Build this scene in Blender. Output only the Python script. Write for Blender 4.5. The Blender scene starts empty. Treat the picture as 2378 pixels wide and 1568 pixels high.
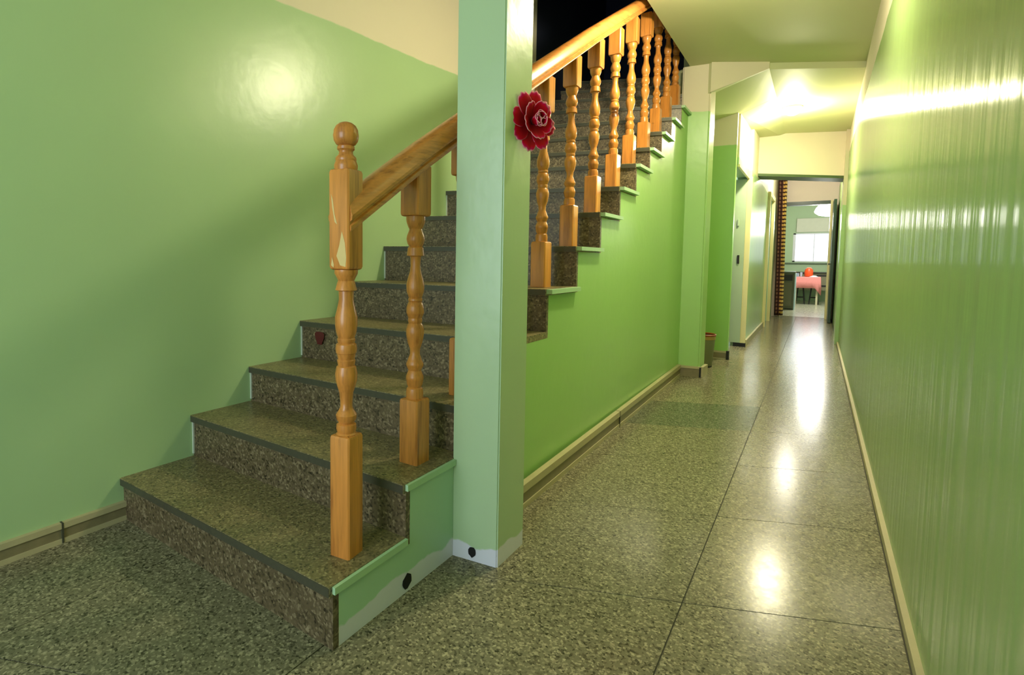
import bpy, bmesh, math, random
from mathutils import Vector, Matrix
random.seed(7)
SC = bpy.context.scene
COL = SC.collection

# ---------------------------------------------------------------- camera
FPX = 1242.57
YAW, PIT, ROL = -0.6279708, -0.0664735, 0.0084432
EYE = Vector((0.95156, -0.86500, 0.99482))
F = Vector((math.sin(YAW)*math.cos(PIT), math.cos(YAW)*math.cos(PIT), math.sin(PIT)))
R0 = Vector((math.cos(YAW), -math.sin(YAW), 0)); U0 = R0.cross(F)
RX = R0*math.cos(ROL) + U0*math.sin(ROL)
UX = -R0*math.sin(ROL) + U0*math.cos(ROL)
cd = bpy.data.cameras.new('camera'); cam = bpy.data.objects.new('camera', cd); COL.objects.link(cam)
cd.sensor_fit = 'HORIZONTAL'; cd.sensor_width = 36.0; cd.lens = FPX/2378*36
cd.shift_x = 195.2/2378; cd.shift_y = -97.8/2378; cd.clip_start = 0.05; cd.clip_end = 200
M = Matrix((RX, UX, -F)).transposed().to_4x4(); M.translation = EYE
cam.matrix_world = M
SC.camera = cam

# ---------------------------------------------------------------- world, exposure
w = bpy.data.worlds.new('sky'); SC.world = w; w.use_nodes = True
bg = w.node_tree.nodes['Background']
bg.inputs[0].default_value = (0.80, 0.90, 1.0, 1); bg.inputs[1].default_value = 1.4
SC.view_settings.view_transform = 'Standard'; SC.view_settings.look = 'None'
SC.view_settings.gamma = 1.0; SC.view_settings.use_curve_mapping = False
SC.view_settings.exposure = 0.65

# ---------------------------------------------------------------- lights (lamps of the place)
def lamp(name, kind, loc, energy, color, size=0.1, rot=None, sy=None):
    d = bpy.data.lights.new(name, kind); d.energy = energy; d.color = color
    if kind == 'AREA':
        d.size = size
        if sy: d.shape = 'RECTANGLE'; d.size_y = sy
    else: d.shadow_soft_size = size
    o = bpy.data.objects.new(name, d); COL.objects.link(o); o.location = loc
    if rot: o.rotation_euler = rot
    return o
WARM = (1.0, 0.90, 0.62)
lamp('ceiling_lamp_light', 'POINT', (0.55, 2.15, 2.44), 46, WARM, 0.055)
lamp('passage_lamp_light', 'POINT', (0.67, 5.90, 2.472), 30, WARM, 0.04)
lamp('passage_lamp_downlight', 'AREA', (0.67, 5.90, 2.505), 16, WARM, 0.16)
lamp('rear_lamp_light', 'POINT', (0.68, 9.40, 2.42), 26, (1.0, 0.93, 0.80), 0.07)
lamp('kitchen_lamp_light', 'POINT', (1.0, 13.6, 1.90), 90, (1.0, 0.96, 0.88), 0.20)
# daylight through the entrance door behind the camera and through the kitchen window
lamp('entrance_daylight', 'AREA', (0.10, -2.75, 1.35), 25, (0.80, 0.95, 1.0), 1.5, (math.radians(90), 0, 0), 2.0)
lamp('window_daylight', 'AREA', (0.80, 16.25, 1.40), 3.5, (0.90, 0.96, 1.0), 1.0, (math.radians(-90), 0, 0), 0.8)

# ---------------------------------------------------------------- materials
def srgb(r, g, b):
    f = lambda c: (c/255/12.92) if c/255 <= 0.04045 else ((c/255+0.055)/1.055)**2.4
    return (f(r), f(g), f(b), 1)
def newmat(name):
    m = bpy.data.materials.new(name); m.use_nodes = True
    nt = m.node_tree; b = nt.nodes['Principled BSDF']
    return m, nt, b
def N(nt, t, **k):
    n = nt.nodes.new(t)
    for a, v in k.items(): setattr(n, a, v)
    return n
def mix(nt, fac, a, b):
    n = N(nt, 'ShaderNodeMix', data_type='RGBA')
    for s, v in ((0, fac), (6, a), (7, b)):
        if hasattr(v, 'links'): nt.links.new(v, n.inputs[s])
        else: n.inputs[s].default_value = v
    return n.outputs[2]
def math_(nt, op, a, b=0.0, c=None):
    n = N(nt, 'ShaderNodeMath', operation=op)
    for i, v in enumerate((a, b) if c is None else (a, b, c)):
        if hasattr(v, 'links'): nt.links.new(v, n.inputs[i])
        else: n.inputs[i].default_value = v
    return n.outputs[0]
def pos(nt, scale=(1, 1, 1)):
    g = N(nt, 'ShaderNodeNewGeometry')
    mp = N(nt, 'ShaderNodeMapping'); nt.links.new(g.outputs['Position'], mp.inputs[0]); mp.inputs['Scale'].default_value = scale
    return g, mp.outputs[0]
def noise(nt, vec, scale, detail=3.0, rough=0.5):
    n = N(nt, 'ShaderNodeTexNoise'); n.inputs['Scale'].default_value = scale; n.inputs['Detail'].default_value = detail
    n.inputs['Roughness'].default_value = rough; nt.links.new(vec, n.inputs['Vector']); return n.outputs['Fac']
def ramp(nt, fac, stops):
    r = N(nt, 'ShaderNodeValToRGB'); nt.links.new(fac, r.inputs[0])
    e = r.color_ramp.elements
    while len(e) < len(stops): e.new(0.5)
    for i, (p, c) in enumerate(stops): e[i].position = p; e[i].color = c
    return r.outputs[0]
def step_(nt, v, edge, width):
    n = N(nt, 'ShaderNodeMapRange'); n.clamp = True
    nt.links.new(v, n.inputs[0]); n.inputs[1].default_value = edge-width; n.inputs[2].default_value = edge+width
    n.inputs[3].default_value = 0; n.inputs[4].default_value = 1; return n.outputs[0]

GREEN = srgb(173, 203, 152)
CREAM = srgb(218, 208, 184)
def paint(name, green=GREEN, cream=CREAM, zline=2.22, rough=0.25, streak=0.0, skirt=None, slope=0.0, coat=0.5, bumpy=0.15, aniso=0.0):
    m, nt, b = newmat(name)
    g, p = pos(nt)
    sx = N(nt, 'ShaderNodeSeparateXYZ'); nt.links.new(p, sx.inputs[0])
    wob = noise(nt, p, 3.0, 4)
    z = math_(nt, 'ADD', sx.outputs[2], math_(nt, 'MULTIPLY', math_(nt, 'SUBTRACT', wob, 0.5), 0.05))
    z = math_(nt, 'SUBTRACT', z, math_(nt, 'MULTIPLY', sx.outputs[1], slope))
    gcol = mix(nt, noise(nt, p, 2.2, 2), green, tuple(c*0.93 for c in green[:3])+(1,))
    isc = step_(nt, z, zline, 0.004)
    col = mix(nt, isc, gcol, cream)
    if skirt:
        wz = math_(nt, 'ADD', sx.outputs[2], math_(nt, 'MULTIPLY', math_(nt, 'SUBTRACT', noise(nt, p, 9.0, 4), 0.5), 0.07))
        col = mix(nt, step_(nt, wz, skirt, 0.003), srgb(224, 222, 238), col)
    nt.links.new(col, b.inputs['Base Color'])
    rr = mix(nt, isc, (rough,)*3+(1,), (0.55,)*3+(1,))
    nt.links.new(rr, b.inputs['Roughness'])
    b.inputs['Coat Weight'].default_value = 0.0
    b.inputs['Specular IOR Level'].default_value = coat
    bu = N(nt, 'ShaderNodeBump'); bu.inputs['Strength'].default_value = bumpy; bu.inputs['Distance'].default_value = 0.01
    if aniso:
        b.inputs['Anisotropic'].default_value = aniso; cv = N(nt, 'ShaderNodeCombineXYZ'); cv.inputs[1].default_value = 1.0; nt.links.new(cv.outputs[0], b.inputs['Tangent'])
    if streak:
        g2, p2 = pos(nt, (7, 7, 0.25))
        h = noise(nt, p2, 1.6, 2.5)
        g3, p3 = pos(nt, (60, 60, 2.5))
        h2 = noise(nt, p3, 1.0, 2)
        hh = math_(nt, 'ADD', h, math_(nt, 'MULTIPLY', h2, 0.06))
        nt.links.new(hh, bu.inputs['Height']); bu.inputs['Strength'].default_value = 1.0; bu.inputs['Distance'].default_value = streak
    else:
        nt.links.new(noise(nt, p, 14.0, 3), bu.inputs['Height'])
    nt.links.new(bu.outputs[0], b.inputs['Normal'])
    return m
def plain(name, col, rough=0.5, spec=0.5, metal=0.0, nscale=8, var=0.12, bump=0.0):
    m, nt, b = newmat(name); g, p = pos(nt)
    c2 = tuple(c*(1-var) for c in col[:3])+(1,)
    nt.links.new(mix(nt, noise(nt, p, nscale, 4), col, c2), b.inputs['Base Color'])
    b.inputs['Roughness'].default_value = rough; b.inputs['Specular IOR Level'].default_value = spec; b.inputs['Metallic'].default_value = metal
    if bump:
        bu = N(nt, 'ShaderNodeBump'); bu.inputs['Strength'].default_value = bump; bu.inputs['Distance'].default_value = 0.005
        nt.links.new(noise(nt, p, nscale*4, 3), bu.inputs['Height']); nt.links.new(bu.outputs[0], b.inputs['Normal'])
    return m
def granite(name, dark, mid, light, scale=130, rough=0.3, tint=0.12, spec=0.5, rvar=0.0):
    m, nt, b = newmat(name); g, p = pos(nt)
    v = N(nt, 'ShaderNodeTexVoronoi'); v.inputs['Scale'].default_value = scale; nt.links.new(p, v.inputs['Vector'])
    try: v.inputs['Randomness'].default_value = 1.0
    except Exception: pass
    sp = N(nt, 'ShaderNodeSeparateColor'); nt.links.new(v.outputs['Color'], sp.inputs[0])
    n1 = noise(nt, p, scale*0.30, 4, 0.75)
    f = math_(nt, 'ADD', math_(nt, 'MULTIPLY', sp.outputs[0], 0.55), math_(nt, 'MULTIPLY', n1, 0.5))
    c = ramp(nt, f, [(0.20, dark), (0.42, mid), (0.62, mid), (0.86, light)])
    oi = N(nt, 'ShaderNodeObjectInfo')
    k = math_(nt, 'ADD', math_(nt, 'MULTIPLY', oi.outputs['Random'], tint), 1-tint*0.5)
    big = math_(nt, 'ADD', math_(nt, 'MULTIPLY', noise(nt, p, 2.5, 3), 0.35), 0.82)
    mul = N(nt, 'ShaderNodeMix', data_type='RGBA', blend_type='MULTIPLY'); mul.inputs[0].default_value = 1
    cmb = N(nt, 'ShaderNodeCombineColor'); kk = math_(nt, 'MULTIPLY', k, big)
    for i in range(3): nt.links.new(kk, cmb.inputs[i])
    nt.links.new(c, mul.inputs[6]); nt.links.new(cmb.outputs[0], mul.inputs[7])
    nt.links.new(mul.outputs[2], b.inputs['Base Color'])
    r = math_(nt, 'ADD', rough, math_(nt, 'MULTIPLY', noise(nt, p, 25, 4), rvar))
    nt.links.new(r, b.inputs['Roughness']); b.inputs['Specular IOR Level'].default_value = spec
    bu = N(nt, 'ShaderNodeBump'); bu.inputs['Strength'].default_value = 0.25; bu.inputs['Distance'].default_value = 0.0006
    nt.links.new(noise(nt, p, 60, 3), bu.inputs['Height']); nt.links.new(bu.outputs[0], b.inputs['Normal'])
    return m
def wood(name, a, bcol, axis='z', rough=0.28):
    m, nt, b = newmat(name)
    tc = N(nt, 'ShaderNodeTexCoord'); oi = N(nt, 'ShaderNodeObjectInfo')
    add = N(nt, 'ShaderNodeVectorMath', operation='ADD')
    g = N(nt, 'ShaderNodeNewGeometry'); nt.links.new(g.outputs['Position'], add.inputs[0])
    cx = N(nt, 'ShaderNodeCombineXYZ')
    for i in range(3): nt.links.new(math_(nt, 'MULTIPLY', oi.outputs['Random'], 7.0+i), cx.inputs[i])
    nt.links.new(cx.outputs[0], add.inputs[1])
    mp = N(nt, 'ShaderNodeMapping'); nt.links.new(add.outputs[0], mp.inputs[0])
    if axis == 'z': mp.inputs['Scale'].default_value = (1, 1, 0.07)
    else:
        mp.inputs['Rotation'].default_value = (-math.atan(0.56), 0, 0); mp.inputs['Scale'].default_value = (1, 0.07, 1)
    n1 = noise(nt, mp.outputs[0], 38, 5, 0.6); n2 = noise(nt, mp.outputs[0], 140, 2)
    f = math_(nt, 'ADD', math_(nt, 'MULTIPLY', n1, 0.75), math_(nt, 'MULTIPLY', n2, 0.25))
    c = ramp(nt, f, [(0.30, bcol), (0.48, a), (0.66, tuple(min(1, q*1.28) for q in a[:3])+(1,))])
    k = noise(nt, add.outputs[0], 7, 2)
    c = mix(nt, step_(nt, k, 0.74, 0.03), c, tuple(q*0.35 for q in bcol[:3])+(1,))
    nt.links.new(c, b.inputs['Base Color']); b.inputs['Roughness'].default_value = rough
    b.inputs['Specular IOR Level'].default_value = 0.55
    return m
def emit(name, col, s):
    m, nt, b = newmat(name); b.inputs['Base Color'].default_value = col
    b.inputs['Emission Color'].default_value = col; b.inputs['Emission Strength'].default_value = s; return m

M_left = paint('paint_left', zline=2.15, slope=0.055, rough=0.30, bumpy=0.10)
M_right = paint('paint_right', green=srgb(162, 192, 124), zline=2.34, rough=0.24, streak=0.007, coat=0.9, aniso=0.9)
M_pil = paint('paint_pillar', green=srgb(184, 208, 168), zline=9, rough=0.28, skirt=0.055)
M_str = paint('paint_stringer', green=srgb(176, 212, 182), zline=9, rough=0.4, skirt=0.060)
M_under = paint('paint_under_stairs', green=srgb(160, 205, 122), zline=9, rough=0.35)  # same wall green, bounced light put into its stronger saturation
M_col2 = paint('paint_column', green=srgb(164, 205, 128), zline=2.27, rough=0.3, coat=0.3)  # same green again, tinted for the light bouncing between the walls
M_nook = paint('paint_nook', green=srgb(152, 202, 104), zline=2.175, rough=0.4)  # green bounce light inside the nook, put into the paint colour
M_side = paint('paint_passage', zline=2.06, rough=0.30, streak=0.004, coat=0.45)
M_cream = plain('cream_plaster', CREAM, 0.6, nscale=3, var=0.06)
M_ceil = plain('ceiling_plaster', srgb(206, 208, 164), 0.6, nscale=1.5, var=0.05)
M_dark = plain('unlit_shade_wall', srgb(34, 38, 58), 0.8, 0.2, nscale=4)  # near-black tone is the missing light up there, put into the wall colour
M_pink = plain('pinkish_plaster', srgb(222, 206, 196), 0.6, nscale=3, var=0.05)
M_kwall = plain('kitchen_paint', srgb(176, 200, 166), 0.5, nscale=3, var=0.06)
M_ledge = plain('ledge_paint', srgb(176, 212, 172), 0.4, nscale=20, var=0.10)
M_tile = granite('terrazzo', srgb(50, 51, 38), srgb(120, 114, 92), srgb(180, 171, 142), 165, 0.13, 0.12, 0.15, 0.12)
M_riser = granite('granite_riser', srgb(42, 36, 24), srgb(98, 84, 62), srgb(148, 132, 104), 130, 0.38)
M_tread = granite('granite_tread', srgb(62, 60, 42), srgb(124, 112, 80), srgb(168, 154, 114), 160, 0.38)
M_tiled = granite('terrazzo_dark', srgb(38, 42, 32), srgb(96, 98, 78), srgb(150, 150, 126), 165, 0.15, 0.05, 0.15, 0.12)
M_grout = plain('grout', srgb(66, 66, 50), 0.8, nscale=30)
M_nose = plain('nosing_edge', srgb(78, 76, 62), 0.4, nscale=60, var=0.3)
M_wood = wood('varnished_pine', srgb(202, 130, 60), srgb(150, 86, 36))
M_rail = wood('varnished_pine_rail', srgb(206, 134, 66), srgb(148, 84, 34), 'y')
M_fill = plain('wood_filler', srgb(226, 196, 132), 0.5, nscale=40)
M_skirtl = plain('skirting_cream', srgb(190, 178, 140), 0.45, nscale=18, var=0.2)
M_skirtd = plain('skirting_stone', srgb(142, 130, 98), 0.45, nscale=30, var=0.35)
M_black = plain('black_paint', srgb(18, 18, 20), 0.6, nscale=60, var=0.5)
M_red = plain('red_stain', srgb(96, 18, 26), 0.5, nscale=60, var=0.4)
M_frame = plain('frame_cream', srgb(226, 216, 160), 0.3, nscale=8, var=0.06)
M_jamb = plain('jamb_grey_green', srgb(170, 190, 160), 0.3, nscale=8, var=0.06)
M_dkgreen = plain('dark_green_paint', srgb(34, 58, 38), 0.35, nscale=8)
M_metal = plain('tarnished_metal', srgb(70, 68, 60), 0.35, 0.5, 0.8, nscale=40)
M_white = plain('white_frame', srgb(226, 226, 240), 0.4, nscale=6, var=0.04)
M_glow = emit('lamp_glass', (1.0, 0.93, 0.70, 1), 15.0)
M_glow2 = emit('lamp_shade_glass', (1.0, 0.98, 0.94, 1), 1.6)

# ---------------------------------------------------------------- mesh helpers
def link(name, me, m, parent=None, **props):
    o = bpy.data.objects.new(name, me); COL.objects.link(o)
    if m is not None and not me.materials: me.materials.append(m)
    if parent is not None: o.parent = parent
    for k, v in props.items(): o[k] = v
    return o
def mesh(name, verts, faces, smooth=False):
    me = bpy.data.meshes.new(name); me.from_pydata([tuple(v) for v in verts], [], faces)
    bm = bmesh.new(); bm.from_mesh(me); bmesh.ops.recalc_face_normals(bm, faces=bm.faces); bm.to_mesh(me); bm.free()
    if smooth:
        me.shade_smooth()
        me.set_sharp_from_angle(angle=math.radians(38))
    me.update(); return me
BF = [(0, 1, 2, 3), (7, 6, 5, 4), (0, 4, 5, 1), (1, 5, 6, 2), (2, 6, 7, 3), (3, 7, 4, 0)]
def boxv(x0, x1, y0, y1, z0, z1):
    return [(x0, y0, z0), (x1, y0, z0), (x1, y1, z0), (x0, y1, z0), (x0, y0, z1), (x1, y0, z1), (x1, y1, z1), (x0, y1, z1)]
def prism(name, pts, z0, z1):
    """Vertical prism over plan polygon pts; z0/z1 numbers or lists per corner."""
    n = len(pts); a = z0 if isinstance(z0, (list, tuple)) else [z0]*n; b = z1 if isinstance(z1, (list, tuple)) else [z1]*n
    v = [(p[0], p[1], a[i]) for i, p in enumerate(pts)] + [(p[0], p[1], b[i]) for i, p in enumerate(pts)]
    f = [tuple(range(n))[::-1], tuple(range(n, 2*n))] + [(i, (i+1) % n, n+(i+1) % n, n+i) for i in range(n)]
    return mesh(name, v, f)
def box(name, x0, x1, y0, y1, z0, z1, bev=0.0):
    me = mesh(name, boxv(x0, x1, y0, y1, z0, z1), BF)
    if bev: bevel(me, bev)
    return me
def bevel(me, wd, seg=2):
    bm = bmesh.new(); bm.from_mesh(me)
    bmesh.ops.bevel(bm, geom=bm.edges[:], offset=wd, segments=seg, affect='EDGES', profile=0.6)
    bm.to_mesh(me); bm.free()
def boxes(name, bl):
    v, f = [], []
    for b in bl:
        k = len(v); v += boxv(*b); f += [tuple(i+k for i in q) for q in BF]
    return mesh(name, v, f)
def lathe_into(v, f, prof, seg=20, cx=0, cy=0):
    k = len(v)
    for r, z in prof:
        for s in range(seg):
            a = 2*math.pi*s/seg; v.append((cx+r*math.cos(a), cy+r*math.sin(a), z))
    for i in range(len(prof)-1):
        for s in range(seg):
            a = k+i*seg+s; b = k+i*seg+(s+1) % seg; f.append((a, b, b+seg, a+seg))
    f.append(tuple(k+s for s in range(seg))[::-1]); f.append(tuple(k+(len(prof)-1)*seg+s for s in range(seg)))
def lathe(name, prof, seg=20, cx=0, cy=0):
    v, f = [], []; lathe_into(v, f, prof, seg, cx, cy); return mesh(name, v, f, True)
def empty(name, loc, label=None, cat=None, group=None, **kw):
    o = bpy.data.objects.new(name, None); COL.objects.link(o); o.location = loc; o.empty_display_size = 0.1
    if label: o['label'] = label
    if cat: o['category'] = cat
    if group: o['group'] = group
    for k, v in kw.items(): o[k] = v
    return o
def part(name, me, m, root, **kw):
    o = link(name, me, m, root, **kw)
    if root.type == 'EMPTY': o.matrix_parent_inverse = Matrix.Translation(-root.location)
    return o
def struct(name, me, m):
    return link(name, me, m, None, kind='structure')

# ================================================================ SETTING
LW, RW = -1.144, 1.20
CZ = 2.653
# floor base with slabs laid a little askew
floor = struct('floor', box('floor', -1.6, 1.6, -3.0, 17.0, -0.15, -0.0035), M_grout)
SK = 0.45
def clip(poly, ax, lim, keep_less):
    out = []
    for i in range(len(poly)):
        a, b = poly[i], poly[(i+1) % len(poly)]
        ina = (a[ax] <= lim) if keep_less else (a[ax] >= lim); inb = (b[ax] <= lim) if keep_less else (b[ax] >= lim)
        if ina: out.append(a)
        if ina != inb:
            t = (lim-a[ax])/(b[ax]-a[ax]); out.append((a[0]+t*(b[0]-a[0]), a[1]+t*(b[1]-a[1])))
    return out
xs = [0.677+0.71*i for i in range(-3, 2)]
T = 0.660
def slab(poly, m=None):
    ins = []
    cx = sum(p[0] for p in poly)/len(poly); cy = sum(p[1] for p in poly)/len(poly)
    for p in poly:
        dx = 0.0018 if p[0] < cx else -0.0018; dy = 0.0018 if p[1]-SK*(p[0]-cx) < cy else -0.0018
        ins.append((p[0]+dx, p[1]+dy))
    me = prism('tile', ins, -0.0035, 0.0)
    o = link('tile', me, m or M_tile, floor)
    if m: o['label'] = 'darker slab'
def slab_grid(sx0, sx1, j0, j1, ymin, ymax, xmin, xmax, skip=None):
    for i in range(len(xs)-1):
        for j in range(j0, j1):
            xa, xb = xs[i], xs[i+1]
            f = lambda x, jj: 0.793 + T*jj + SK*(x-0.677)
            poly = [(xa, f(xa, j)), (xb, f(xb, j)), (xb, f(xb, j+1)), (xa, f(xa, j+1))]
            for ax, lim, kl in ((0, xmin, False), (0, xmax, True), (1, ymin, False), (1, ymax, True)):
                if poly: poly = clip(poly, ax, lim, kl)
            if len(poly) < 3: continue
            if skip and skip(poly): continue
            slab(poly, M_tiled if (i, j) == (2, 3) else None)
slab_grid(0, 0, -6, 16, -2.9, 11.2, LW, RW-0.018, skip=lambda p: max(q[0] for q in p) <= 0.0 and min(q[1] for q in p) > 0.1)

# walls
struct('wall_left', box('wall_left', LW-0.15, LW, -3.0, 3.62, 0, 5.2), M_left)
struct('wall_right', box('wall_right', RW, RW+0.15, -3.0, 11.15, 0, CZ+0.2), M_right)
struct('wall_back', boxes('wall_back', [(-1.3, -0.95, -3.0, -2.85, 0, CZ), (0.55, 1.35, -3.0, -2.85, 0, CZ), (-0.95, 0.55, -3.0, -2.85, 2.35, CZ), (-0.95, 0.55, -3.0, -2.85, 0, 0.35)]), M_left)
# under-stair wall plane is part of the staircase (see below)
# upper stairwell, unlit; its shade is put into the dark wall colour
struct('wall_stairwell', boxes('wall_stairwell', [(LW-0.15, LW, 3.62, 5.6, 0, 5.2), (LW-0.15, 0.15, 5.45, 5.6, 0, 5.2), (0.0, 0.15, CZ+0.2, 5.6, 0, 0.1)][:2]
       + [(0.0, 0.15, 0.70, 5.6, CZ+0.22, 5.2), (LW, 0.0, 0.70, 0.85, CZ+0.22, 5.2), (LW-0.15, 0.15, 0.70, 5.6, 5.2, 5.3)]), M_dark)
# ceilings
ZL = 2.60
def quadslab(name, pts, z0, z1): return prism(name, pts, z0, z1)
struct('ceiling', mesh('ceiling',
    *(lambda A: ([v for b in A for v in b], [tuple(i+8*k for i in q) for k in range(len(A)) for q in BF]))([
        boxv(LW-0.15, RW+0.15, -3.0, 0.85, CZ, CZ+0.2),
        boxv(0.0, RW+0.15, 0.85, 4.46, CZ, CZ+0.2),
        [(-0.10, 4.46, CZ), (RW+0.15, 4.46, CZ), (RW+0.15, 4.98, CZ), (0.0, 4.60, CZ), (-0.10, 4.46, CZ+0.2), (RW+0.15, 4.46, CZ+0.2), (RW+0.15, 4.98, CZ+0.2), (0.0, 4.60, CZ+0.2)],
        [(0.555, 4.49, ZL), (RW+0.15, 4.98, ZL), (RW+0.15, 7.6, ZL), (0.555, 7.6, ZL), (0.555, 4.49, CZ+0.3), (RW+0.15, 4.98, CZ+0.3), (RW+0.15, 7.6, CZ+0.3), (0.555, 7.6, CZ+0.3)],
        [(0.25, 5.42, 2.485), (0.556, 5.42, ZL), (0.556, 7.6, ZL), (0.25, 7.6, ZL-0.02), (0.25, 5.42, CZ+0.3), (0.556, 5.42, CZ+0.3), (0.556, 7.6, CZ+0.3), (0.25, 7.6, CZ+0.3)],
        boxv(0.10, RW+0.15, 7.6, 11.2, ZL, CZ+0.3),
    ])), M_ceil)
# sloped soffit of the flight above the recess, and its plaster end face
SP = [(0.165, 4.215, 2.412), (0.556, 4.475, 2.601), (0.556, 5.44, 2.601), (0.25, 5.44, 2.486), (-0.15, 5.44, 2.40), (-0.15, 4.43, 2.36)]
struct('trim_1', mesh('soffit', SP+[(x, y, 2.70) for x, y, z in SP],
    [tuple(range(6)), tuple(range(6, 12))[::-1]]+[(i, (i+1) % 6, 6+(i+1) % 6, 6+i) for i in range(6)]), M_ceil)
struct('trim_2', mesh('soffit_face', [(0.165, 4.200, 2.410), (0.556, 4.462, 2.600), (0.556, 4.462, CZ), (0.165, 4.200, CZ), (0.165, 4.215, 2.410), (0.556, 4.477, 2.600), (0.556, 4.477, CZ), (0.165, 4.215, CZ)], BF), M_cream)
# recess and passage side
struct('wall_recess', mesh('wall_recess', boxv(-0.20, 0.245, 5.34, 5.42, 0, 2.50), BF), M_nook)
struct('wall_recess_side', box('wall_recess_side', -0.28, -0.20, 4.35, 5.34, 0, 2.38), M_nook)
struct('wall_passage', boxes('wall_passage', [(0.145, 0.262, 5.42, 6.43, 1.985, 2.62), (0.145, 0.292, 6.43, 8.92, 0, 2.62), (0.145, 0.292, 8.92, 9.95, 2.05, 2.62), (0.145, 0.292, 9.95, 11.0, 0, 2.62)]), M_side)
struct('wall_far', mesh('wall_far', [v for b in ([boxv(0.145, 0.42, 11.0, 11.12, 0, 2.62), boxv(0.42, 1.10, 11.0, 11.12, 2.10, 2.62), boxv(1.10, 1.22, 11.0, 11.12, 0, 2.62)]) for v in b],
    [tuple(i+8*k for i in q) for k in range(3) for q in BF]), M_pink)
# downstand beam across the passage
bv = [(0.290, 7.10, 2.115), (1.21, 7.50, 2.062), (1.21, 7.85, 2.062), (0.290, 7.45, 2.115), (0.290, 7.10, 2.61), (1.21, 7.50, 2.61), (1.21, 7.85, 2.61), (0.290, 7.45, 2.61)]
beam = struct('trim_3', mesh('beam', bv, BF), M_cream)
bu = [(0.291, 7.098, 2.085), (1.165, 7.478, 2.032), (1.165, 7.858, 2.032), (0.291, 7.458, 2.085), (0.291, 7.098, 2.116), (1.165, 7.478, 2.064), (1.165, 7.858, 2.064), (0.291, 7.458, 2.116)]
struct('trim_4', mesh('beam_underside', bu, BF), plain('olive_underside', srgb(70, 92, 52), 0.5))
struct('trim_5', mesh('pilaster', [(1.163, 7.36, 0), (1.21, 7.40, 0), (1.21, 7.86, 0), (1.163, 7.84, 0), (1.163, 7.36, 2.605), (1.21, 7.40, 2.605), (1.21, 7.86, 2.605), (1.163, 7.84, 2.605)], BF),
    paint('paint_pilaster', zline=1.70, rough=0.3))

# skirting boards
def skirting(name, a, b, nrm, h=0.10, t=0.016, seams=(), tp=0.018, ft=0.012):
    """stone skirting: dark board, light top strip, light foot strip as one thing of three parts"""
    ax, ay = a; bx, by = b; nx, ny = nrm
    def strip(z0, z1, d):
        return prism('s', [(ax, ay), (bx, by), (bx+nx*d, by+ny*d), (ax+nx*d, ay+ny*d)], z0, z1)
    r = link(name, strip(ft, h-tp, t), M_skirtd, None, kind='structure')
    link('top_strip', strip(h-tp, h, t+0.005), M_skirtl, r)
    link('foot_strip', strip(0.0, ft, t+0.004), M_skirtl, r)
    L = math.hypot(bx-ax, by-ay)
    for s in seams:
        px, py = ax+(bx-ax)*s/L, ay+(by-ay)*s/L; ux, uy = (bx-ax)/L*0.003, (by-ay)/L*0.003; d = t+0.0062
        link('joint', prism('j', [(px-ux, py-uy), (px+ux, py+uy), (px+ux+nx*d, py+uy+ny*d), (px-ux+nx*d, py-uy+ny*d)], 0.002, h+0.0005), M_grout, r)
    return r
skirting('baseboard_left', (LW, -2.85), (LW, 0.062), (1, 0), 0.072, 0.014, (2.70,), 0.020, 0.017)
skirting('baseboard_stairs', (0.02, 0.812), (0.0, 4.18), (1, 0), 0.100, 0.022, (1.55,), 0.032, 0.022)
r = struct('baseboard_right', box('b', RW-0.016, RW, -2.85, 7.37, 0, 0.030), M_skirtl)
skirting('baseboard_recess', (-0.19, 5.34), (0.235, 5.34), (0, -1), 0.085, 0.015)
struct('baseboard_recess_end', box('b', 0.236, 0.262, 5.315, 5.36, 0, 0.09, 0.004), M_black)
struct('baseboard_passage', box('b', 0.292, 0.312, 6.46, 8.90, 0, 0.075), M_skirtl)

# ================================================================ STAIRCASE
M_fillw = plain('white_filler', srgb(205, 214, 200), 0.6, nscale=40)
YR = [0, .048, .343, .655, .985, 1.330, 1.678, 2.014, 2.343, 2.669, 2.991, 3.312, 3.61, 3.931, 4.25, 4.57, 4.89]
YL = [0, .062, .347, .634, .937, 1.250, 1.580, 1.905, 2.232, 2.560, 2.896, 3.192, 3.430, 3.640, 3.90, 4.20, 4.50]
ZR = [0, .172, .335, .500, .682, .871, 1.067, 1.257, 1.431, 1.611, 1.767, 1.935, 2.100, 2.266, 2.435, 2.60, 2.77]
ZLf = [0, .162, .337, .498, .684, .872, 1.073, 1.272, 1.469, 1.655, 1.815, 1.983, 2.150, 2.320, 2.48, 2.64, 2.81]
NS = 16
stairs = empty('staircase', (-0.57, 0.055, 0), 'speckled granite staircase climbing along the green wall', 'staircase')
TH = 0.028; NO = 0.012
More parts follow.
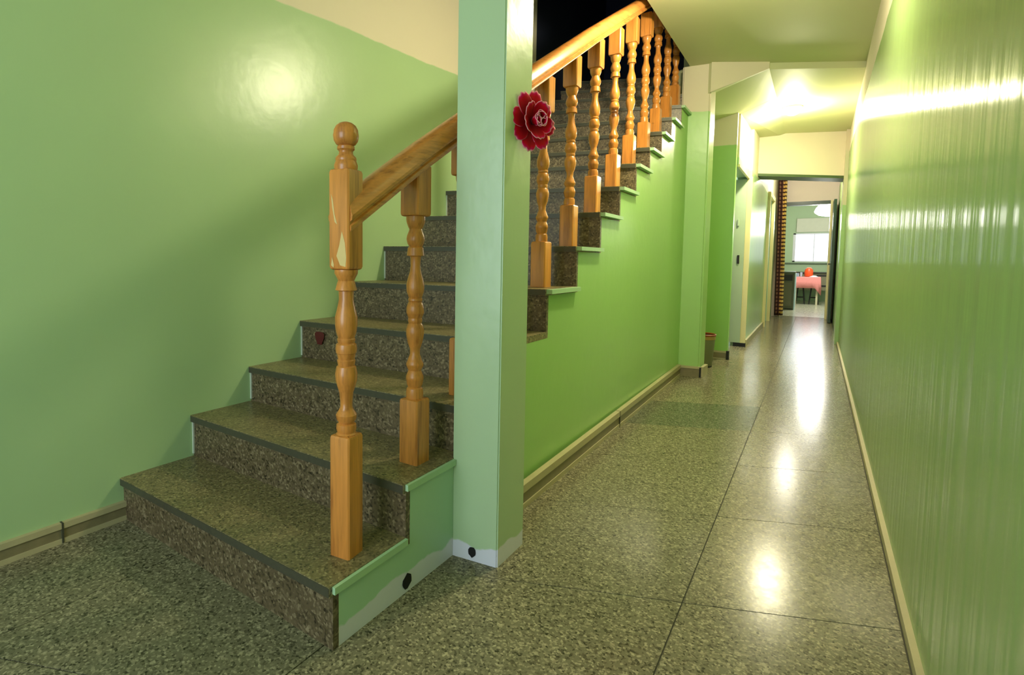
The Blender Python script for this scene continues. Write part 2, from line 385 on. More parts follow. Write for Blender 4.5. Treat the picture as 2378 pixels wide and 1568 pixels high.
for k in range(1, NS+1):
    yr, yl, zr, zl = YR[k], YL[k], ZR[k], ZLf[k]
    zr0, zl0 = (ZR[k-1], ZLf[k-1]) if k > 1 else (0.0, 0.0)
    # riser plate
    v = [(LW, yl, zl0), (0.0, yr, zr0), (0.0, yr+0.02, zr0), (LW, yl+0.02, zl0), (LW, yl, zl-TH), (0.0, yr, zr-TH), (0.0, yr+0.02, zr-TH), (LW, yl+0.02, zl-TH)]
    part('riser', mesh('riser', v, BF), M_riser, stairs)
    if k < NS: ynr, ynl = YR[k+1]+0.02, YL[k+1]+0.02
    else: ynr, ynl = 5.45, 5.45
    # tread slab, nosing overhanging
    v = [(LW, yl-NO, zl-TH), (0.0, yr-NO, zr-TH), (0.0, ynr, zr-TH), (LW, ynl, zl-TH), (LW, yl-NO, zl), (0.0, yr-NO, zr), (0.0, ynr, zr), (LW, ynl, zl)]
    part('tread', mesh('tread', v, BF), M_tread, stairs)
    # dark worn front edge of the slab
    v = [(LW+.002, yl-NO-0.0015, zl-TH+0.001), (-0.002, yr-NO-0.0015, zr-TH+0.001), (-0.002, yr-NO+0.001, zr-TH+0.001), (LW+.002, yl-NO+0.001, zl-TH+0.001),
         (LW+.002, yl-NO-0.0015, zl-0.003), (-0.002, yr-NO-0.0015, zr-0.003), (-0.002, yr-NO+0.001, zr-0.003), (LW+.002, yl-NO+0.001, zl-0.003)]
    part('nosing', mesh('nosing', v, BF), M_nose, stairs)
    # painted plaster ledge along the open side of each tread
    if k <= 14:
        e0, e1 = yr-0.002, YR[k+1]
        if k == 2: e1 = 0.60
        if k >= 5 or k < 3:
            e0 = max(e0, 0.815) if k >= 3 else e0
            out = 0.010 if k < 3 else 0.026
            part('side_ledge', mesh('side_ledge', [(0, e0, zr-0.021), (out, e0, zr-0.021), (out, e1, zr-0.021), (0, e1, zr-0.021), (0, e0, zr-0.002), (out, e0, zr-0.002), (out, e1, zr-0.002), (0, e1, zr-0.002)], BF), M_ledge, stairs)
# side wall under the flight (front piece before the pillar, and long piece behind it)
def side_wall(name, k0, k1, y_start, y_end, x, m, th=0.10):
    top = []
    for k in range(k0, k1+1):
        a = max(YR[k]+0.012, y_start); b = min(YR[k+1]+0.012, y_end) if k < NS else y_end
        if b <= a: continue
        top += [(a, ZR[k]-TH), (b, ZR[k]-TH)]
    ys = [(y_start, 0)] + [(top[0][0], 0)]*0 + top + [(y_end, 0)]
    n = len(ys); v = [(x-th, y, z) for y, z in ys] + [(x, y, z) for y, z in ys]
    f = [tuple(range(n)), tuple(range(n, 2*n))[::-1]] + [(i, (i+1) % n, n+(i+1) % n, n+i) for i in range(n)]
    return part(name, mesh(name, v, f), m, stairs)
side_wall('side_wall', 1, 2, 0.050, 0.615, -0.0005, M_str)
side_wall('side_wall', 3, 14, 0.800, 4.40, -0.0005, M_under)
for k in range(2, 9):
    part('filler_line', box('filler_line', LW, LW+0.007, YL[k]-0.006, YL[k]+0.002, ZLf[k-1]+0.01, ZLf[k]-TH-0.001), M_fillw, stairs)
# solid core hides the void below the treads from the left wall side
part('stain', mesh('stain', [(-1.010+0.030*math.cos(a)*(1+0.3*math.sin(3*a)), 0.9335-0.0006*(i % 2), 0.606+0.042*math.sin(a)*(1+0.25*math.cos(2*a))) for i, a in enumerate([2*math.pi*j/14 for j in range(14)])], [tuple(range(14))]), M_red, stairs, label='dark red paint stain')

# ================================================================ PILLAR AND COLUMN
pil = empty('pillar', (0.08, 0.71, 0), 'square mint green pillar rising beside the second step, flower fixed on it', 'pillar')
me = prism('shaft', [(-0.004, 0.60), (0.157, 0.622), (0.157, 0.811), (-0.004, 0.80)], 0, CZ)
bm = bmesh.new(); bm.from_mesh(me)
ed = [e for e in bm.edges if abs(e.verts[0].co.z-e.verts[1].co.z) > 1]
bmesh.ops.bevel(bm, geom=ed, offset=0.004, segments=2, affect='EDGES'); bm.to_mesh(me); bm.free()
part('shaft', me, M_pil, pil)
def blot(parent, name, c, ux, uz, m, n=12, seed=1, th=0.0015, nrm=(1, 0, 0), **kw):
    rnd = random.Random(seed); c = Vector(c); ux = Vector(ux); uz = Vector(uz); nr = Vector(nrm)
    ring = [c + ux*math.cos(2*math.pi*i/n)*(0.85+0.3*rnd.random()) + uz*math.sin(2*math.pi*i/n)*(0.85+0.3*rnd.random()) for i in range(n)]
    v = [p for p in ring]+[p+nr*th for p in ring]
    f = [tuple(range(n))[::-1], tuple(range(n, 2*n))] + [(i, (i+1) % n, n+(i+1) % n, n+i) for i in range(n)]
    return part(name, mesh(name, v, f), m, parent, **kw)
blot(stairs, 'paint_blot', (0.0, 0.352, 0.034), (0, 0.021, 0.002), (0, 0, 0.022), M_black, seed=3, label='black paint blot')
blot(pil, 'paint_blot', (0.070, 0.6095, 0.030), (0.013, 0.0018, 0), (0, 0, 0.017), M_black, seed=5, nrm=(0, -1, 0), label='black paint blot')

col = empty('column', (0.06, 4.30, 0), 'square column at the far end of the stairs, cream above green', 'column')
me = prism('shaft', [(-0.055, 4.20), (0.163, 4.235), (0.178, 4.40), (-0.055, 4.42)], 0, CZ)
bm = bmesh.new(); bm.from_mesh(me)
ed = [e for e in bm.edges if abs(e.verts[0].co.z-e.verts[1].co.z) > 1]
bmesh.ops.bevel(bm, geom=ed, offset=0.012, segments=3, affect='EDGES'); bm.to_mesh(me); bm.free(); me.shade_smooth(); me.set_sharp_from_angle(angle=math.radians(30))
part('shaft', me, M_col2, col)
part('skirting', prism('skirting', [(-0.02, 4.182), (0.168, 4.215), (0.168, 4.237), (-0.02, 4.205)], 0, 0.085), M_skirtd, col)
part('skirting_top', prism('skirting_top', [(-0.02, 4.178), (0.172, 4.211), (0.172, 4.237), (-0.02, 4.205)], 0.072, 0.09), M_skirtl, col)
part('skirting_side', prism('skirting_side', [(0.172, 4.222), (0.196, 4.222), (0.205, 4.40), (0.180, 4.40)], 0, 0.09), M_skirtl, col)
part('skirting_end', prism('skirting_end', [(0.168, 4.208), (0.180, 4.208), (0.180, 4.224), (0.168, 4.224)], 0, 0.085), M_black, col)

# ================================================================ BALUSTRADE
bal = empty('balustrade', (-0.085, 0.185, 0.17), 'varnished pine stair balustrade with turned posts and moulded handrail', 'balustrade')
# turned profile between the two square blocks: (t from top 0..1, radius m)
TP = [(0.0, .031), (.022, .031), (.045, .0255), (.066, .0215), (.075, .0235), (.122, .029), (.128, .020), (.18, .0195), (.225, .0235), (.285, .030), (.33, .030), (.375, .0275),
      (.407, .023), (.411, .0225), (.418, .0245), (.432, .0240), (.440, .0225), (.450, .0275), (.475, .029), (.502, .0275), (.506, .0255), (.523, .024), (.540, .0225), (.547, .0250), (.566, .0235), (.578, .0225),
      (.586, .0265), (.63, .030), (.67, .0290), (.715, .0235), (.745, .0190), (.80, .0165), (.835, .0165), (.855, .021), (.882, .0285), (.91, .0265), (.932, .0200), (.941, .0265), (.968, .0275), (.990, .0245), (1.0, .0285)]
TPB = [(0.0, .030), (.015, .030), (.030, .029), (.055, .024), (.068, .0200), (.078, .0215), (.105, .0275), (.122, .0290), (.145, .0260), (.163, .0205), (.170, .0245), (.212, .0275), (.216, .018), (.225, .0165), (.265, .0155), (.30, .0180), (.345, .0255), (.375, .0285), (.41, .0275),
       (.437, .0220), (.443, .0200), (.448, .0225), (.458, .0225), (.465, .0200), (.472, .0235), (.495, .0275), (.525, .0285), (.531, .0270), (.555, .0215), (.562, .0225), (.574, .0225), (.582, .0205), (.592, .0245), (.62, .0290), (.645, .0285), (.69, .0235), (.725, .0165), (.755, .0160), (.79, .0235), (.808, .0280), (.818, .0275), (.845, .0205), (.853, .0225), (.875, .0275), (.893, .0285), (.897, .0275), (.925, .0250), (.938, .0210), (.946, .0255), (.968, .0275), (1.0, .027)]
def square_post(name, hb, ht, top, s, prof, finial=None, rot=0.0):
    v, f = [], []
    lathe_into(v, f, [(r*1.02, ht-(ht-hb)*t) for t, r in prof][::-1], 20)
    me = mesh(name, v, f, True)
    bm = bmesh.new(); bm.from_mesh(me)
    def blk(z0, z1, chtop, chbot):
        b2 = bmesh.new(); r = bmesh.ops.create_cube(b2, size=1.0)
        for q in b2.verts: q.co = Vector((q.co.x*2*s, q.co.y*2*s, z0+(q.co.z+0.5)*(z1-z0)))
        ve = [e for e in b2.edges if abs(e.verts[0].co.z-e.verts[1].co.z) > 0.01]
        bmesh.ops.bevel(b2, geom=ve, offset=s*0.13, segments=1, affect='EDGES')
        for zz, on in ((z1, chtop), (z0, chbot)):
            if not on: continue
            he = [e for e in b2.edges if abs(e.verts[0].co.z-zz) < 1e-5 and abs(e.verts[1].co.z-zz) < 1e-5]
            bmesh.ops.bevel(b2, geom=he, offset=0.009, segments=2, affect='EDGES', profile=0.5)
        tm = bpy.data.meshes.new('t'); b2.to_mesh(tm); b2.free(); bm.from_mesh(tm); bpy.data.meshes.remove(tm)
    blk(0, hb, True, False); blk(ht, top, finial is not None, True)
    bm.to_mesh(me); bm.free()
    me.shade_smooth(); me.set_sharp_from_angle(angle=math.radians(30))
    return me
# newel
NX, NY, NZ = -0.084, 0.182, 0.168
newel = part('newel_post', square_post('newel_post', 0.345, 0.798, 1.066, 0.0335, TP, finial=True), M_wood, bal)
newel.matrix_parent_inverse = Matrix.Identity(4); newel.location = Vector((NX, NY, NZ))-bal.location; newel.rotation_euler = (0, 0, math.radians(7))
FP = [(.030, 0), (.0315, .008), (.0320, .016), (.029, .026), (.0275, .029), (.0285, .034), (.0275, .040), (.020, .048), (.0185, .056), (.0195, .060), (.0235, .064), (.0235, .072), (.0200, .076), (.026, .079), (.0325, .090), (.0345, .104), (.0340, .110), (.0335, .1105), (.0325, .122), (.027, .134), (.018, .142), (.008, .146), (.001, .147)]
fin = link('finial', lathe('finial', [(r, z*0.88) for r, z in FP], 24), M_wood, newel); fin.location = (0, 0, 1.063)
for nm, pts in (('filler_patch', [(-.006, .835), (.006, .81), (.024, .806), (.0265, .83), (.022, .87), (.012, .90), (.004, .865)]), ('filler_patch', [(-.024, 1.0), (-.020, .965), (-.012, .925), (-.003, .918), (-.012, .945), (-.018, .985)]),
                ('filler_patch', [(-.024, .81), (-.016, .804), (-.015, .812), (-.021, .832)])):
    n = len(pts); v = [(x, -0.0333, z) for x, z in pts]+[(x, -0.0341, z) for x, z in pts]
    link(nm, mesh(nm, v, [tuple(range(n)), tuple(range(n, 2*n))[::-1]]+[(i, (i+1) % n, n+(i+1) % n, n+i) for i in range(n)]), M_fill, newel, label='pale filler patch')
# balusters
bmesh_b = square_post('baluster', 0.212, 0.798, 0.955, 0.0365, TPB)
BY = {2: (.503, .335), 3: (.79, .500), 4: (1.12, .682), 5: (1.467, .873), 6: (1.797, 1.069), 7: (2.139, 1.260), 8: (2.488, 1.436), 9: (2.82, 1.615), 10: (3.167, 1.771), 11: (3.491, 1.94), 12: (3.806, 2.106), 13: (4.105, 2.272)}
for k, (y, z) in BY.items():
    b = link('baluster', bmesh_b, M_wood, bal); b.location = Vector((-0.092, y, z-0.001))-bal.location
    b.rotation_euler = (0, 0, math.radians(random.uniform(-1.5, 4)))
# handrail swept along the pitch: profile (dx, dz) around the rail top centre line
HP = [(.036, -.078), (.040, -.072), (.040, -.064), (.034, -.060), (.034, -.055), (.043, -.050), (.045, -.040), (.041, -.032), (.040, -.026), (.034, -.012), (.018, -.002), (0, 0),
      (-.018, -.002), (-.034, -.012), (-.040, -.026), (-.041, -.032), (-.045, -.040), (-.043, -.050), (-.034, -.055), (-.034, -.060), (-.040, -.064), (-.040, -.072), (-.036, -.078)]
RP = [(.160, 1.156), (.25, 1.212), (.50, 1.368), (.73, 1.503), (1.343, 1.855), (2.023, 2.242), (2.995, 2.775), (3.6, 3.11), (4.3, 3.49)]
v, f = [], []
n = len(HP)
for (y, z) in RP:
    for dx, dz in HP: v.append((-0.084+dx, y, z+dz*1.17))
for i in range(len(RP)-1):
    for j in range(n):
        a = i*n+j; b_ = i*n+(j+1) % n; f.append((a, b_, b_+n, a+n))
f.append(tuple(range(n))[::-1]); f.append(tuple((len(RP)-1)*n+j for j in range(n)))
part('handrail', mesh('handrail', v, f, True), M_rail, bal)

# ================================================================ FLOWER
def flower_mat():
    m, nt, b = newmat('petal_velvet')
    at = N(nt, 'ShaderNodeAttribute', attribute_name='edge')
    g, p = pos(nt)
    e = math_(nt, 'ADD', at.outputs['Fac'], math_(nt, 'MULTIPLY', math_(nt, 'SUBTRACT', noise(nt, p, 90, 3), 0.5), 0.25))
    c = ramp(nt, e, [(0.0, srgb(150, 0, 18)), (0.42, srgb(196, 2, 28)), (0.72, srgb(206, 10, 90)), (0.86, srgb(232, 120, 150)), (0.98, srgb(240, 170, 180))])
    nt.links.new(c, b.inputs['Base Color']); b.inputs['Roughness'].default_value = 0.8
    b.inputs['Specular IOR Level'].default_value = 0.15
    return m
M_pet = flower_mat()
def petal(L, W, cup, lobes=3, ns=18, nr=9, curl=0.0):
    v, f, ed = [], [], []
    for i in range(nr+1):
        t = i/nr
        wd = W*0.5*(0.16+0.84*math.sin(math.pi*0.5*min(1.0, t/0.72))**1.3)*(1-0.10*max(0, (t-0.72)/0.28)**2)
        for j in range(ns+1):
            s = -1+2*j/ns
            rim = 1-0.15*s*s-0.050*(1-math.cos(3*math.pi*s))*0.5*t if lobes > 1 else 1-0.30*s*s
            z = cup*(t**1.5)*L + curl*L*(s*s)*t - 0.22*L*max(0, t-0.7) + 0.012*L*math.sin(5*s)*t
            v.append((s*wd, t*L*rim, z)); ed.append(max(t**5.0, (abs(s)**9)*min(1, t*1.6)))
    for i in range(nr):
        for j in range(ns):
            a = i*(ns+1)+j; f.append((a, a+1, a+ns+2, a+ns+1))
    me = bpy.data.meshes.new('petal'); me.from_pydata(v, [], f)
    at = me.attributes.new('edge', 'FLOAT', 'POINT')
    for i, e in enumerate(ed): at.data[i].value = e
    me.shade_smooth(); me.update(); return me
fl = empty('fabric_flower', (0.168, 0.770, 1.446), 'crimson fabric flower with pink-edged petals fixed to the mint pillar', 'flower')
nrm = Vector((0.93, -0.36, 0.02)).normalized(); upv = Vector((0, 0, 1)); rt = upv.cross(nrm).normalized(); upv = nrm.cross(rt).normalized()
FM = Matrix((rt, upv, nrm)).transposed().to_4x4()
def add_petal(ang, me, lift, tilt, off=0.004):
    o = link('petal', me, M_pet, fl)
    o.matrix_local = FM @ Matrix.Rotation(math.radians(ang), 4, 'Z') @ Matrix.Translation((0, off, lift)) @ Matrix.Rotation(math.radians(tilt), 4, 'X')
    md = o.modifiers.new('thickness', 'SOLIDIFY'); md.thickness = 0.0018
pb = petal(0.098, 0.062, 0.05); pc = petal(0.068, 0.056, 0.22); pd = petal(0.040, 0.040, 0.55, 1, curl=0.35); pe = petal(0.026, 0.026, 0.9, 1, curl=0.5)
for a in (-8, 38, 84, 128, 172, 212, 262, 312): add_petal(a+random.uniform(-5, 5), pb, 0.004+0.004*random.random(), 6+6*random.random())
for a in (-30, 45, 115, 185, 255): add_petal(a+random.uniform(-6, 6), pc, 0.012, 22)
for a in (10, 80, 150, 225, 295): add_petal(a, pd, 0.018, 34)
for a in (50, 170, 290): add_petal(a, pe, 0.022, 52, 0.001)
st = link('stem', lathe('stem', [(0.004, -0.012), (0.005, 0.006), (0.011, 0.010), (0.012, 0.020), (0.004, 0.026)], 10), plain('stem_red', srgb(90, 6, 24), 0.7), fl); st.matrix_local = FM

# ================================================================ BIN in the recess
bn = empty('waste_bin', (0.095, 4.80, 0), 'small olive waste bin with red-brown rim standing behind the column', 'bin')
bx = empty
def lathe_part(name, prof, m, root, seg=24, **kw):
    o = link(name, lathe(name, prof, seg), m, root, **kw); return o
lathe_part('body', [(.083, 0.005), (.088, .012), (.106, .262), (.108, .275), (.102, .275), (.080, .015)], plain('bin_olive', srgb(120, 122, 88), 0.45), bn)
lathe_part('rim', [(.107, .296), (.113, .298), (.115, .310), (.110, .314), (.103, .310), (.103, .296)], plain('bin_rim', srgb(150, 70, 34), 0.4), bn)
lathe_part('band', [(.104, .262), (.1105, .264), (.1115, .296), (.104, .296)], plain('bin_band', srgb(160, 130, 70), 0.4), bn)
lathe_part('base', [(.084, 0), (.088, .002), (.088, .010), (.084, .012)], M_black, bn)

# ================================================================ DOORS OF THE PASSAGE
d1 = empty('door_1', (0.25, 6.43, 0), kind='structure')
part('frame', boxes('frame', [(0.250, 0.303, 6.395, 6.43, 0.045, 1.985), (0.250, 0.272, 5.42, 6.43, 1.962, 1.987)]), M_frame, d1)
part('frame_foot', box('frame_foot', 0.180, 0.306, 6.385, 6.43, 0, 0.045), M_black, d1)
dl = part('door_leaf', box('door_leaf', -0.55, 0.249, 6.39, 6.428, 0.046, 1.96), M_jamb, d1)
part('lock_plate', box('lock_plate', 0.182, 0.205, 6.380, 6.392, 0.98, 1.08, 0.002), M_black, dl)
part('hinge', box('hinge', 0.170, 0.188, 6.376, 6.392, 1.42, 1.50, 0.003), M_jamb, dl)
d3 = empty('door_2', (0.29, 9.43, 0), kind='structure')
part('frame', boxes('frame', [(0.285, 0.33, 8.88, 8.96, 0, 2.08), (0.285, 0.33, 9.91, 9.99, 0, 2.08), (0.285, 0.33, 8.96, 9.91, 2.02, 2.08)]), M_frame, d3)
l3 = part('door_leaf', box('door_leaf', 0.24, 0.275, 8.96, 9.91, 0, 2.02), M_jamb, d3)
part('door_handle', box('door_handle', 0.275, 0.315, 9.03, 9.10, 0.98, 1.02, 0.004), M_metal, l3)
d4 = empty('door_3', (0.76, 11.0, 0), kind='structure')
part('lintel', box('lintel', 0.42, 1.10, 10.985, 11.125, 2.035, 2.10), M_dkgreen, d4)
part('jamb', box('jamb', 1.092, 1.124, 10.97, 11.125, 0, 2.10), M_frame, d4)
part('jamb', box('jamb', 0.40, 0.425, 10.98, 11.125, 0, 2.10), M_frame, d4)
l4 = part('door_leaf', box('door_leaf', 1.126, 1.165, 10.15, 10.96, 0.01, 2.04), M_dkgreen, d4)
part('door_handle', boxes('door_handle', [(1.100, 1.126, 10.24, 10.26, 0.97, 0.99), (1.096, 1.104, 10.24, 10.34, 0.965, 0.992)]), M_metal, l4)

# curtain
def check_mat():
    m, nt, b = newmat('curtain_check'); tc = N(nt, 'ShaderNodeUVMap')
    sx = N(nt, 'ShaderNodeSeparateXYZ'); nt.links.new(tc.outputs[0], sx.inputs[0])
    fz = math_(nt, 'FRACT', math_(nt, 'MULTIPLY', sx.outputs[1], 14.5))
    fx = math_(nt, 'FRACT', math_(nt, 'MULTIPLY', sx.outputs[0], 3.0))
    left = mix(nt, step_(nt, fx, 0.55, 0.05), srgb(78, 36, 34), srgb(150, 110, 78))
    a = mix(nt, step_(nt, sx.outputs[0], 0.60, 0.02), left, srgb(232, 196, 110))
    c = mix(nt, step_(nt, fz, 0.62, 0.06), a, srgb(66, 34, 28))
    nt.links.new(c, b.inputs['Base Color']); b.inputs['Roughness'].default_value = 0.9; return m
cu = empty('curtain', (0.38, 10.8, 0), 'gathered brown and yellow checked curtain beside the far doorway', 'curtain')
v, f, uv = [], [], []
nx_, nz_ = 48, 30
for i in range(nz_+1):
    z = 0.035+(2.555-0.035)*i/nz_
    for j in range(nx_+1):
        s = j/nx_
        x0 = 0.345-0.035*(i/nz_); wdt = 0.135
        x = x0+wdt*s; y = 10.80+0.028*math.cos(s*math.pi*6+0.25*math.sin(z*2))
        v.append((x, y, z)); uv.append((s, z))
for i in range(nz_):
    for j in range(nx_):
        a = i*(nx_+1)+j; f.append((a, a+1, a+nx_+2, a+nx_+1))
me = bpy.data.meshes.new('cloth'); me.from_pydata(v, [], f)
ul = me.uv_layers.new(name='uv')
for lp in me.loops: ul.data[lp.index].uv = uv[lp.vertex_index]
me.shade_smooth()
o = part('cloth', me, check_mat(), cu)
md = o.modifiers.new('thickness', 'SOLIDIFY'); md.thickness = 0.003
part('curtain_rail', box('curtain_rail', 0.293, 1.16, 10.79, 10.81, 2.555, 2.575), M_metal, cu)

# ================================================================ CEILING LAMPS
def ceiling_light(loc, label):
    e = empty('ceiling_light', loc, label, 'lamp')
    link('mount', lathe('mount', [(.075, -.018), (.085, -.014), (.085, 0)], 24), M_white, e)
    link('lamp_glass', lathe('lamp_glass', [(.001, -.085), (.030, -.082), (.055, -.068), (.072, -.045), (.076, -.018)], 24), M_glow, e)
ceiling_light((0.55, 2.15, CZ), 'small round ceiling lamp above the foot of the stairs, out of the picture')
ceiling_light((0.67, 5.90, ZL), 'small round glowing ceiling lamp in the passage before the cream beam')
ceiling_light((0.68, 9.40, ZL), 'small round ceiling lamp hidden behind the cream beam')

# ================================================================ KITCHEN
KZ = 2.62
floor2 = struct('floor_kitchen', box('floor_kitchen', -1.2, 2.4, 11.2, 16.5, -0.02, 0.0), granite('kitchen_floor', srgb(120, 120, 108), srgb(176, 176, 156), srgb(206, 204, 184), 60, 0.22))
WX0, WX1, WZ0, WZ1 = 0.40, 1.42, 1.02, 1.775
struct('wall_kitchen_back', boxes('wall_kitchen_back', [(-1.2, WX0, 16.4, 16.55, 0, KZ), (WX1, 2.4, 16.4, 16.55, 0, KZ), (WX0, WX1, 16.4, 16.55, WZ1, KZ), (WX0, WX1, 16.4, 16.55, 0, WZ0)]), M_kwall)
struct('wall_kitchen_left', box('wkl', -1.3, -1.2, 11.12, 16.5, 0, KZ), M_kwall)
struct('wall_kitchen_right', box('wkr', 2.4, 2.5, 11.12, 16.5, 0, KZ), M_kwall)
struct('wall_kitchen_front', boxes('wkf', [(-1.3, 0.145, 11.05, 11.12, 0, KZ), (1.22, 2.5, 11.05, 11.12, 0, KZ)]), M_kwall)
struct('ceiling_kitchen', box('ck', -1.3, 2.5, 11.12, 16.55, KZ, KZ+0.1), M_ceil)
win = empty('window_1', ((WX0+WX1)/2, 16.4, WZ0), kind='structure')
part('window_frame', boxes('window_frame', [(WX0, WX0+0.055, 16.40, 16.46, WZ0, WZ1), (WX1-0.05, WX1, 16.40, 16.46, WZ0, WZ1), (WX0, WX1, 16.40, 16.46, WZ1-0.03, WZ1), (WX0, WX1, 16.40, 16.46, WZ0, WZ0+0.03), (0.845, 0.865, 16.42, 16.45, WZ0, WZ1)]), M_white, win)
def glass():
    m, nt, b = newmat('window_glass'); b.inputs['Transmission Weight'].default_value = 1.0; b.inputs['Roughness'].default_value = 0.0; b.inputs['IOR'].default_value = 1.05
    nz = noise(nt, pos(nt)[1], 2.0, 1); r = ramp(nt, nz, [(0, (0.96, 0.97, 1, 1)), (1, (1, 1, 1, 1))]); nt.links.new(r, b.inputs['Base Color']); return m
M_glass = glass()
part('pane', box('pane', WX0+0.055, 0.845, 16.432, 16.438, WZ0+0.03, WZ1-0.03), M_glass, win)
part('pane', box('pane', 0.865, WX1-0.05, 16.432, 16.438, WZ0+0.03, WZ1-0.03), M_glass, win)
part('window_sill', box('window_sill', WX0-0.35, WX1+0.1, 16.33, 16.40, WZ0-0.045, WZ0-0.015), plain('sill', srgb(110, 130, 112), 0.4), win)
b = link('roller_blind', box('roller_blind', WX0+0.06, WX1+0.02, 16.33, 16.395, 1.80, 2.16, 0.008), plain('blind_cloth', srgb(226, 226, 216), 0.8, nscale=10), None,
         label='cream roller blind drawn up above the bright kitchen window', category='blind')
# pendant shade
sh = empty('kitchen_lamp', (1.14, 13.6, 2.05), 'wide white glowing lamp shade hanging in the kitchen', 'lamp')
link('lamp_shade', lathe('lamp_shade', [(.30, .055), (.29, .03), (.22, -.02), (.10, -.045), (.02, -.05)][::-1] + [(.302, .062), (.27, .14), (.22, .20), (.06, .235), (.02, .24)], 36), M_glow2, sh)
link('cord', lathe('cord', [(.006, .24), (.006, .57)], 8), M_white, sh)
# back counter
ct = empty('kitchen_counter', (0.8, 16.1, 0), 'long low kitchen counter along the back wall under the window', 'counter')
part('worktop', box('worktop', -0.6, 1.9, 15.88, 16.39, 0.735, 0.765), plain('worktop_dark', srgb(44, 46, 40), 0.35), ct)
part('body', box('body', -0.6, 1.9, 15.93, 16.39, 0.30, 0.735), plain('counter_grey', srgb(128, 124, 100), 0.5), ct)
for x0 in (0.95, 1.35):
    for z in (0.66, 0.40): part('slot', box('slot', x0, x0+0.30, 15.915, 15.935, z, z+0.035), M_black, ct)
part('leg', box('leg', -0.6, -0.5, 15.98, 16.38, 0, 0.30), M_white, ct); part('leg', box('leg', 1.8, 1.9, 15.98, 16.38, 0, 0.30), M_white, ct)
# cabinet at the left
cb = empty('kitchen_cabinet', (0.3, 13.1, 0), 'dark olive kitchen cabinet standing left beyond the curtain', 'cabinet')
part('body', box('body', 0.02, 0.575, 12.80, 13.45, 0.03, 0.77, 0.006), plain('cabinet_olive', srgb(74, 78, 48), 0.45), cb)
part('top', box('top', 0.0, 0.585, 12.78, 13.46, 0.77, 0.81, 0.004), plain('cabinet_top', srgb(70, 84, 62), 0.35), cb)
part('door', box('door', 0.06, 0.54, 12.785, 12.80, 0.08, 0.58, 0.003), plain('cabinet_door', srgb(84, 84, 54), 0.4), cb)
part('recess', box('recess', 0.06, 0.54, 12.787, 12.80, 0.62, 0.74), M_black, cb)
part('side_panel', box('side_panel', 0.577, 0.592, 12.80, 13.45, 0.0, 0.77), plain('side_blue', srgb(170, 196, 206), 0.4), cb)
# table and its cloth
tb = empty('table', (0.75, 15.1, 0), 'small table under a pink cloth in the kitchen', 'table')
part('tabletop', box('tabletop', 0.50, 1.02, 14.72, 15.50, 0.628, 0.650), plain('table_wood', srgb(150, 110, 70), 0.4), tb)
for x in (0.55, 0.97):
    for y in (14.80, 15.44): part('leg', box('leg', x-0.02, x+0.02, y-0.02, y+0.02, 0, 0.628), plain('leg_pale', srgb(196, 190, 160), 0.5), tb)
M_cloth = plain('pink_cloth', srgb(226, 140, 140), 0.85, nscale=30, var=0.2); M_cloth2 = M_cloth
v, f = [], []
def ring(z, ex, amp, ph, drop=None):
    pts = []
    x0, x1, y0, y1 = 0.495-ex, 1.025+ex, 14.715-ex, 15.505+ex
    per = [(x0+(x1-x0)*i/10, y0) for i in range(10)] + [(x1, y0+(y1-y0)*i/10) for i in range(10)] + [(x1-(x1-x0)*i/10, y1) for i in range(10)] + [(x0, y1-(y1-y0)*i/10) for i in range(10)]
    for i, (x, y) in enumerate(per):
        w_ = amp*math.sin(i*1.9+ph); cornr = 1.0 if i % 10 == 0 else (0.45 if i % 10 in (1, 9) else 0)
        zz = z if drop is None else z-drop*(cornr if i in (9, 10, 11) else cornr*0.2)
        pts.append((x+(w_ if 10 <= i < 20 or i >= 30 else 0), y+(w_ if i < 10 or 20 <= i < 30 else 0), zz))
    return pts
for pr_ in (ring(0.656, -0.004, 0, 0), ring(0.648, 0.004, 0, 0), ring(0.55, 0.008, 0.006, 0), ring(0.40, 0.014, 0.012, 0.3, 0.17)): v += pr_
f.append(tuple(range(40)))
for i in range(3):
    for j in range(40): f.append((i*40+j, i*40+(j+1) % 40, (i+1)*40+(j+1) % 40, (i+1)*40+j))
me = mesh('tablecloth', v, f, True)
o = link('tablecloth', me, M_cloth, None, label='pink tablecloth hanging over the small kitchen table', category='tablecloth')
md = o.modifiers.new('thickness', 'SOLIDIFY'); md.thickness = 0.003; md.offset = 1
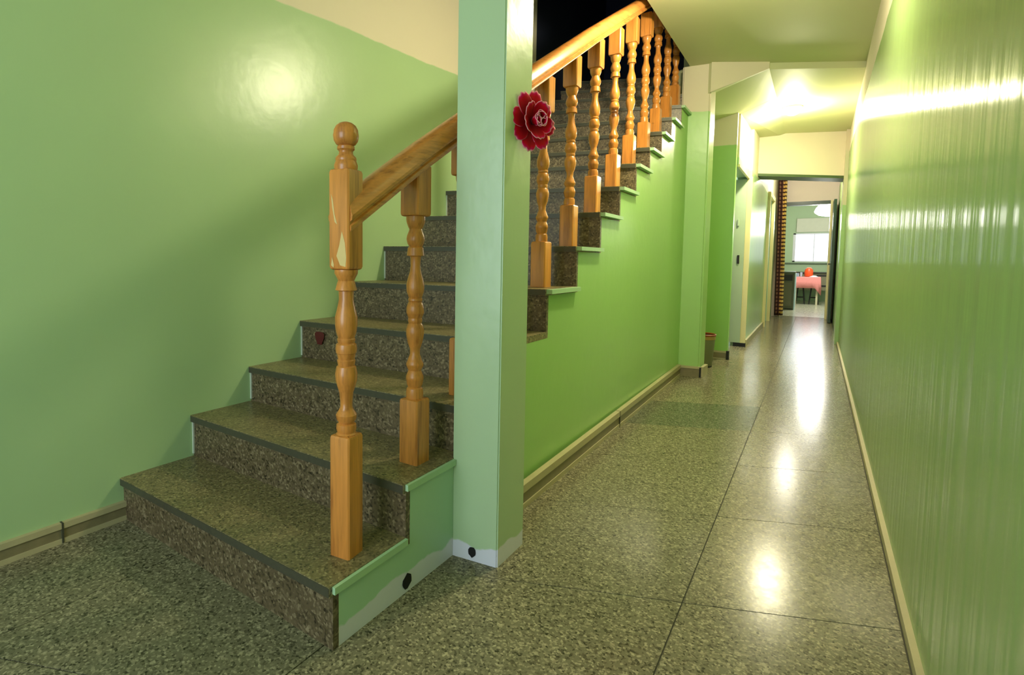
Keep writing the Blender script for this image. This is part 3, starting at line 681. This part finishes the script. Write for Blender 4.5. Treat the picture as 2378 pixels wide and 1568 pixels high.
# stools under the table
def stool(x, label):
    e = empty('stool', (x, 15.05, 0), label, 'stool', 'black stools under the kitchen table')
    link('seat', lathe('seat', [(.11, .40), (.125, .405), (.125, .43), (.11, .44)], 20), M_black, e)
    v, f = [], []
    for i in range(4):
        a = math.pi/4+i*math.pi/2; c, s = math.cos(a), math.sin(a)
        k = len(v)
        for (r, z) in ((.125, 0), (.075, .40)):
            for dx, dy in ((-.014, -.014), (.014, -.014), (.014, .014), (-.014, .014)): v.append((c*r+dx, s*r+dy, z))
        me = mesh('leg', v[k:], BF); link('leg', me, M_black, e)
    link('stretcher', boxes('stretcher', [(-.09, .09, -.012, .012, .15, .175), (-.012, .012, -.09, .09, .15, .175)]), M_black, e)
stool(0.645, 'left of the two black stools pushed under the pink-clothed table')
stool(0.912, 'right of the two black stools pushed under the pink-clothed table')
# things on the table
ct2 = empty('orange_canister', (0.79, 15.18, 0.660), 'rounded orange container standing on the pink tablecloth', 'container')
link('body', lathe('body', [(.070, 0), (.084, .01), (.090, .08), (.088, .14), (.070, .19), (.045, .205)], 24), plain('orange_plastic', srgb(232, 84, 36), 0.35), ct2)
link('lid', lathe('lid', [(.052, .200), (.055, .212), (.030, .228), (.004, .230)], 20), plain('orange_lid', srgb(238, 150, 110), 0.4), ct2)
for x, y, r_, h_, c, lb in ((0.575, 15.0, .028, .085, (150, 170, 196), 'pale blue cup at the left edge of the pink tablecloth'), (0.64, 15.15, .026, .105, (176, 190, 214), 'taller pale blue cup between the first cup and the orange container')):
    e = empty('cup', (x, y, 0.660), lb, 'cup')
    link('body', lathe('body', [(r_*0.8, 0), (r_, h_), (r_*0.9, h_), (r_*0.7, 0.01)], 16), plain('cup_blue', srgb(*c), 0.3), e)
pp = link('paper_napkin', mesh('paper_napkin', [(0.80, 14.78, .664), (0.97, 14.76, .664), (0.99, 14.92, .664), (0.83, 14.95, .664), (0.88, 14.83, .700), (0.93, 14.87, .692)],
     [(0, 1, 4), (1, 5, 4), (1, 2, 5), (2, 3, 5), (3, 4, 5), (3, 0, 4), (0, 3, 2, 1)]), M_white, None, label='crumpled white napkin at the front edge of the table', category='napkin')
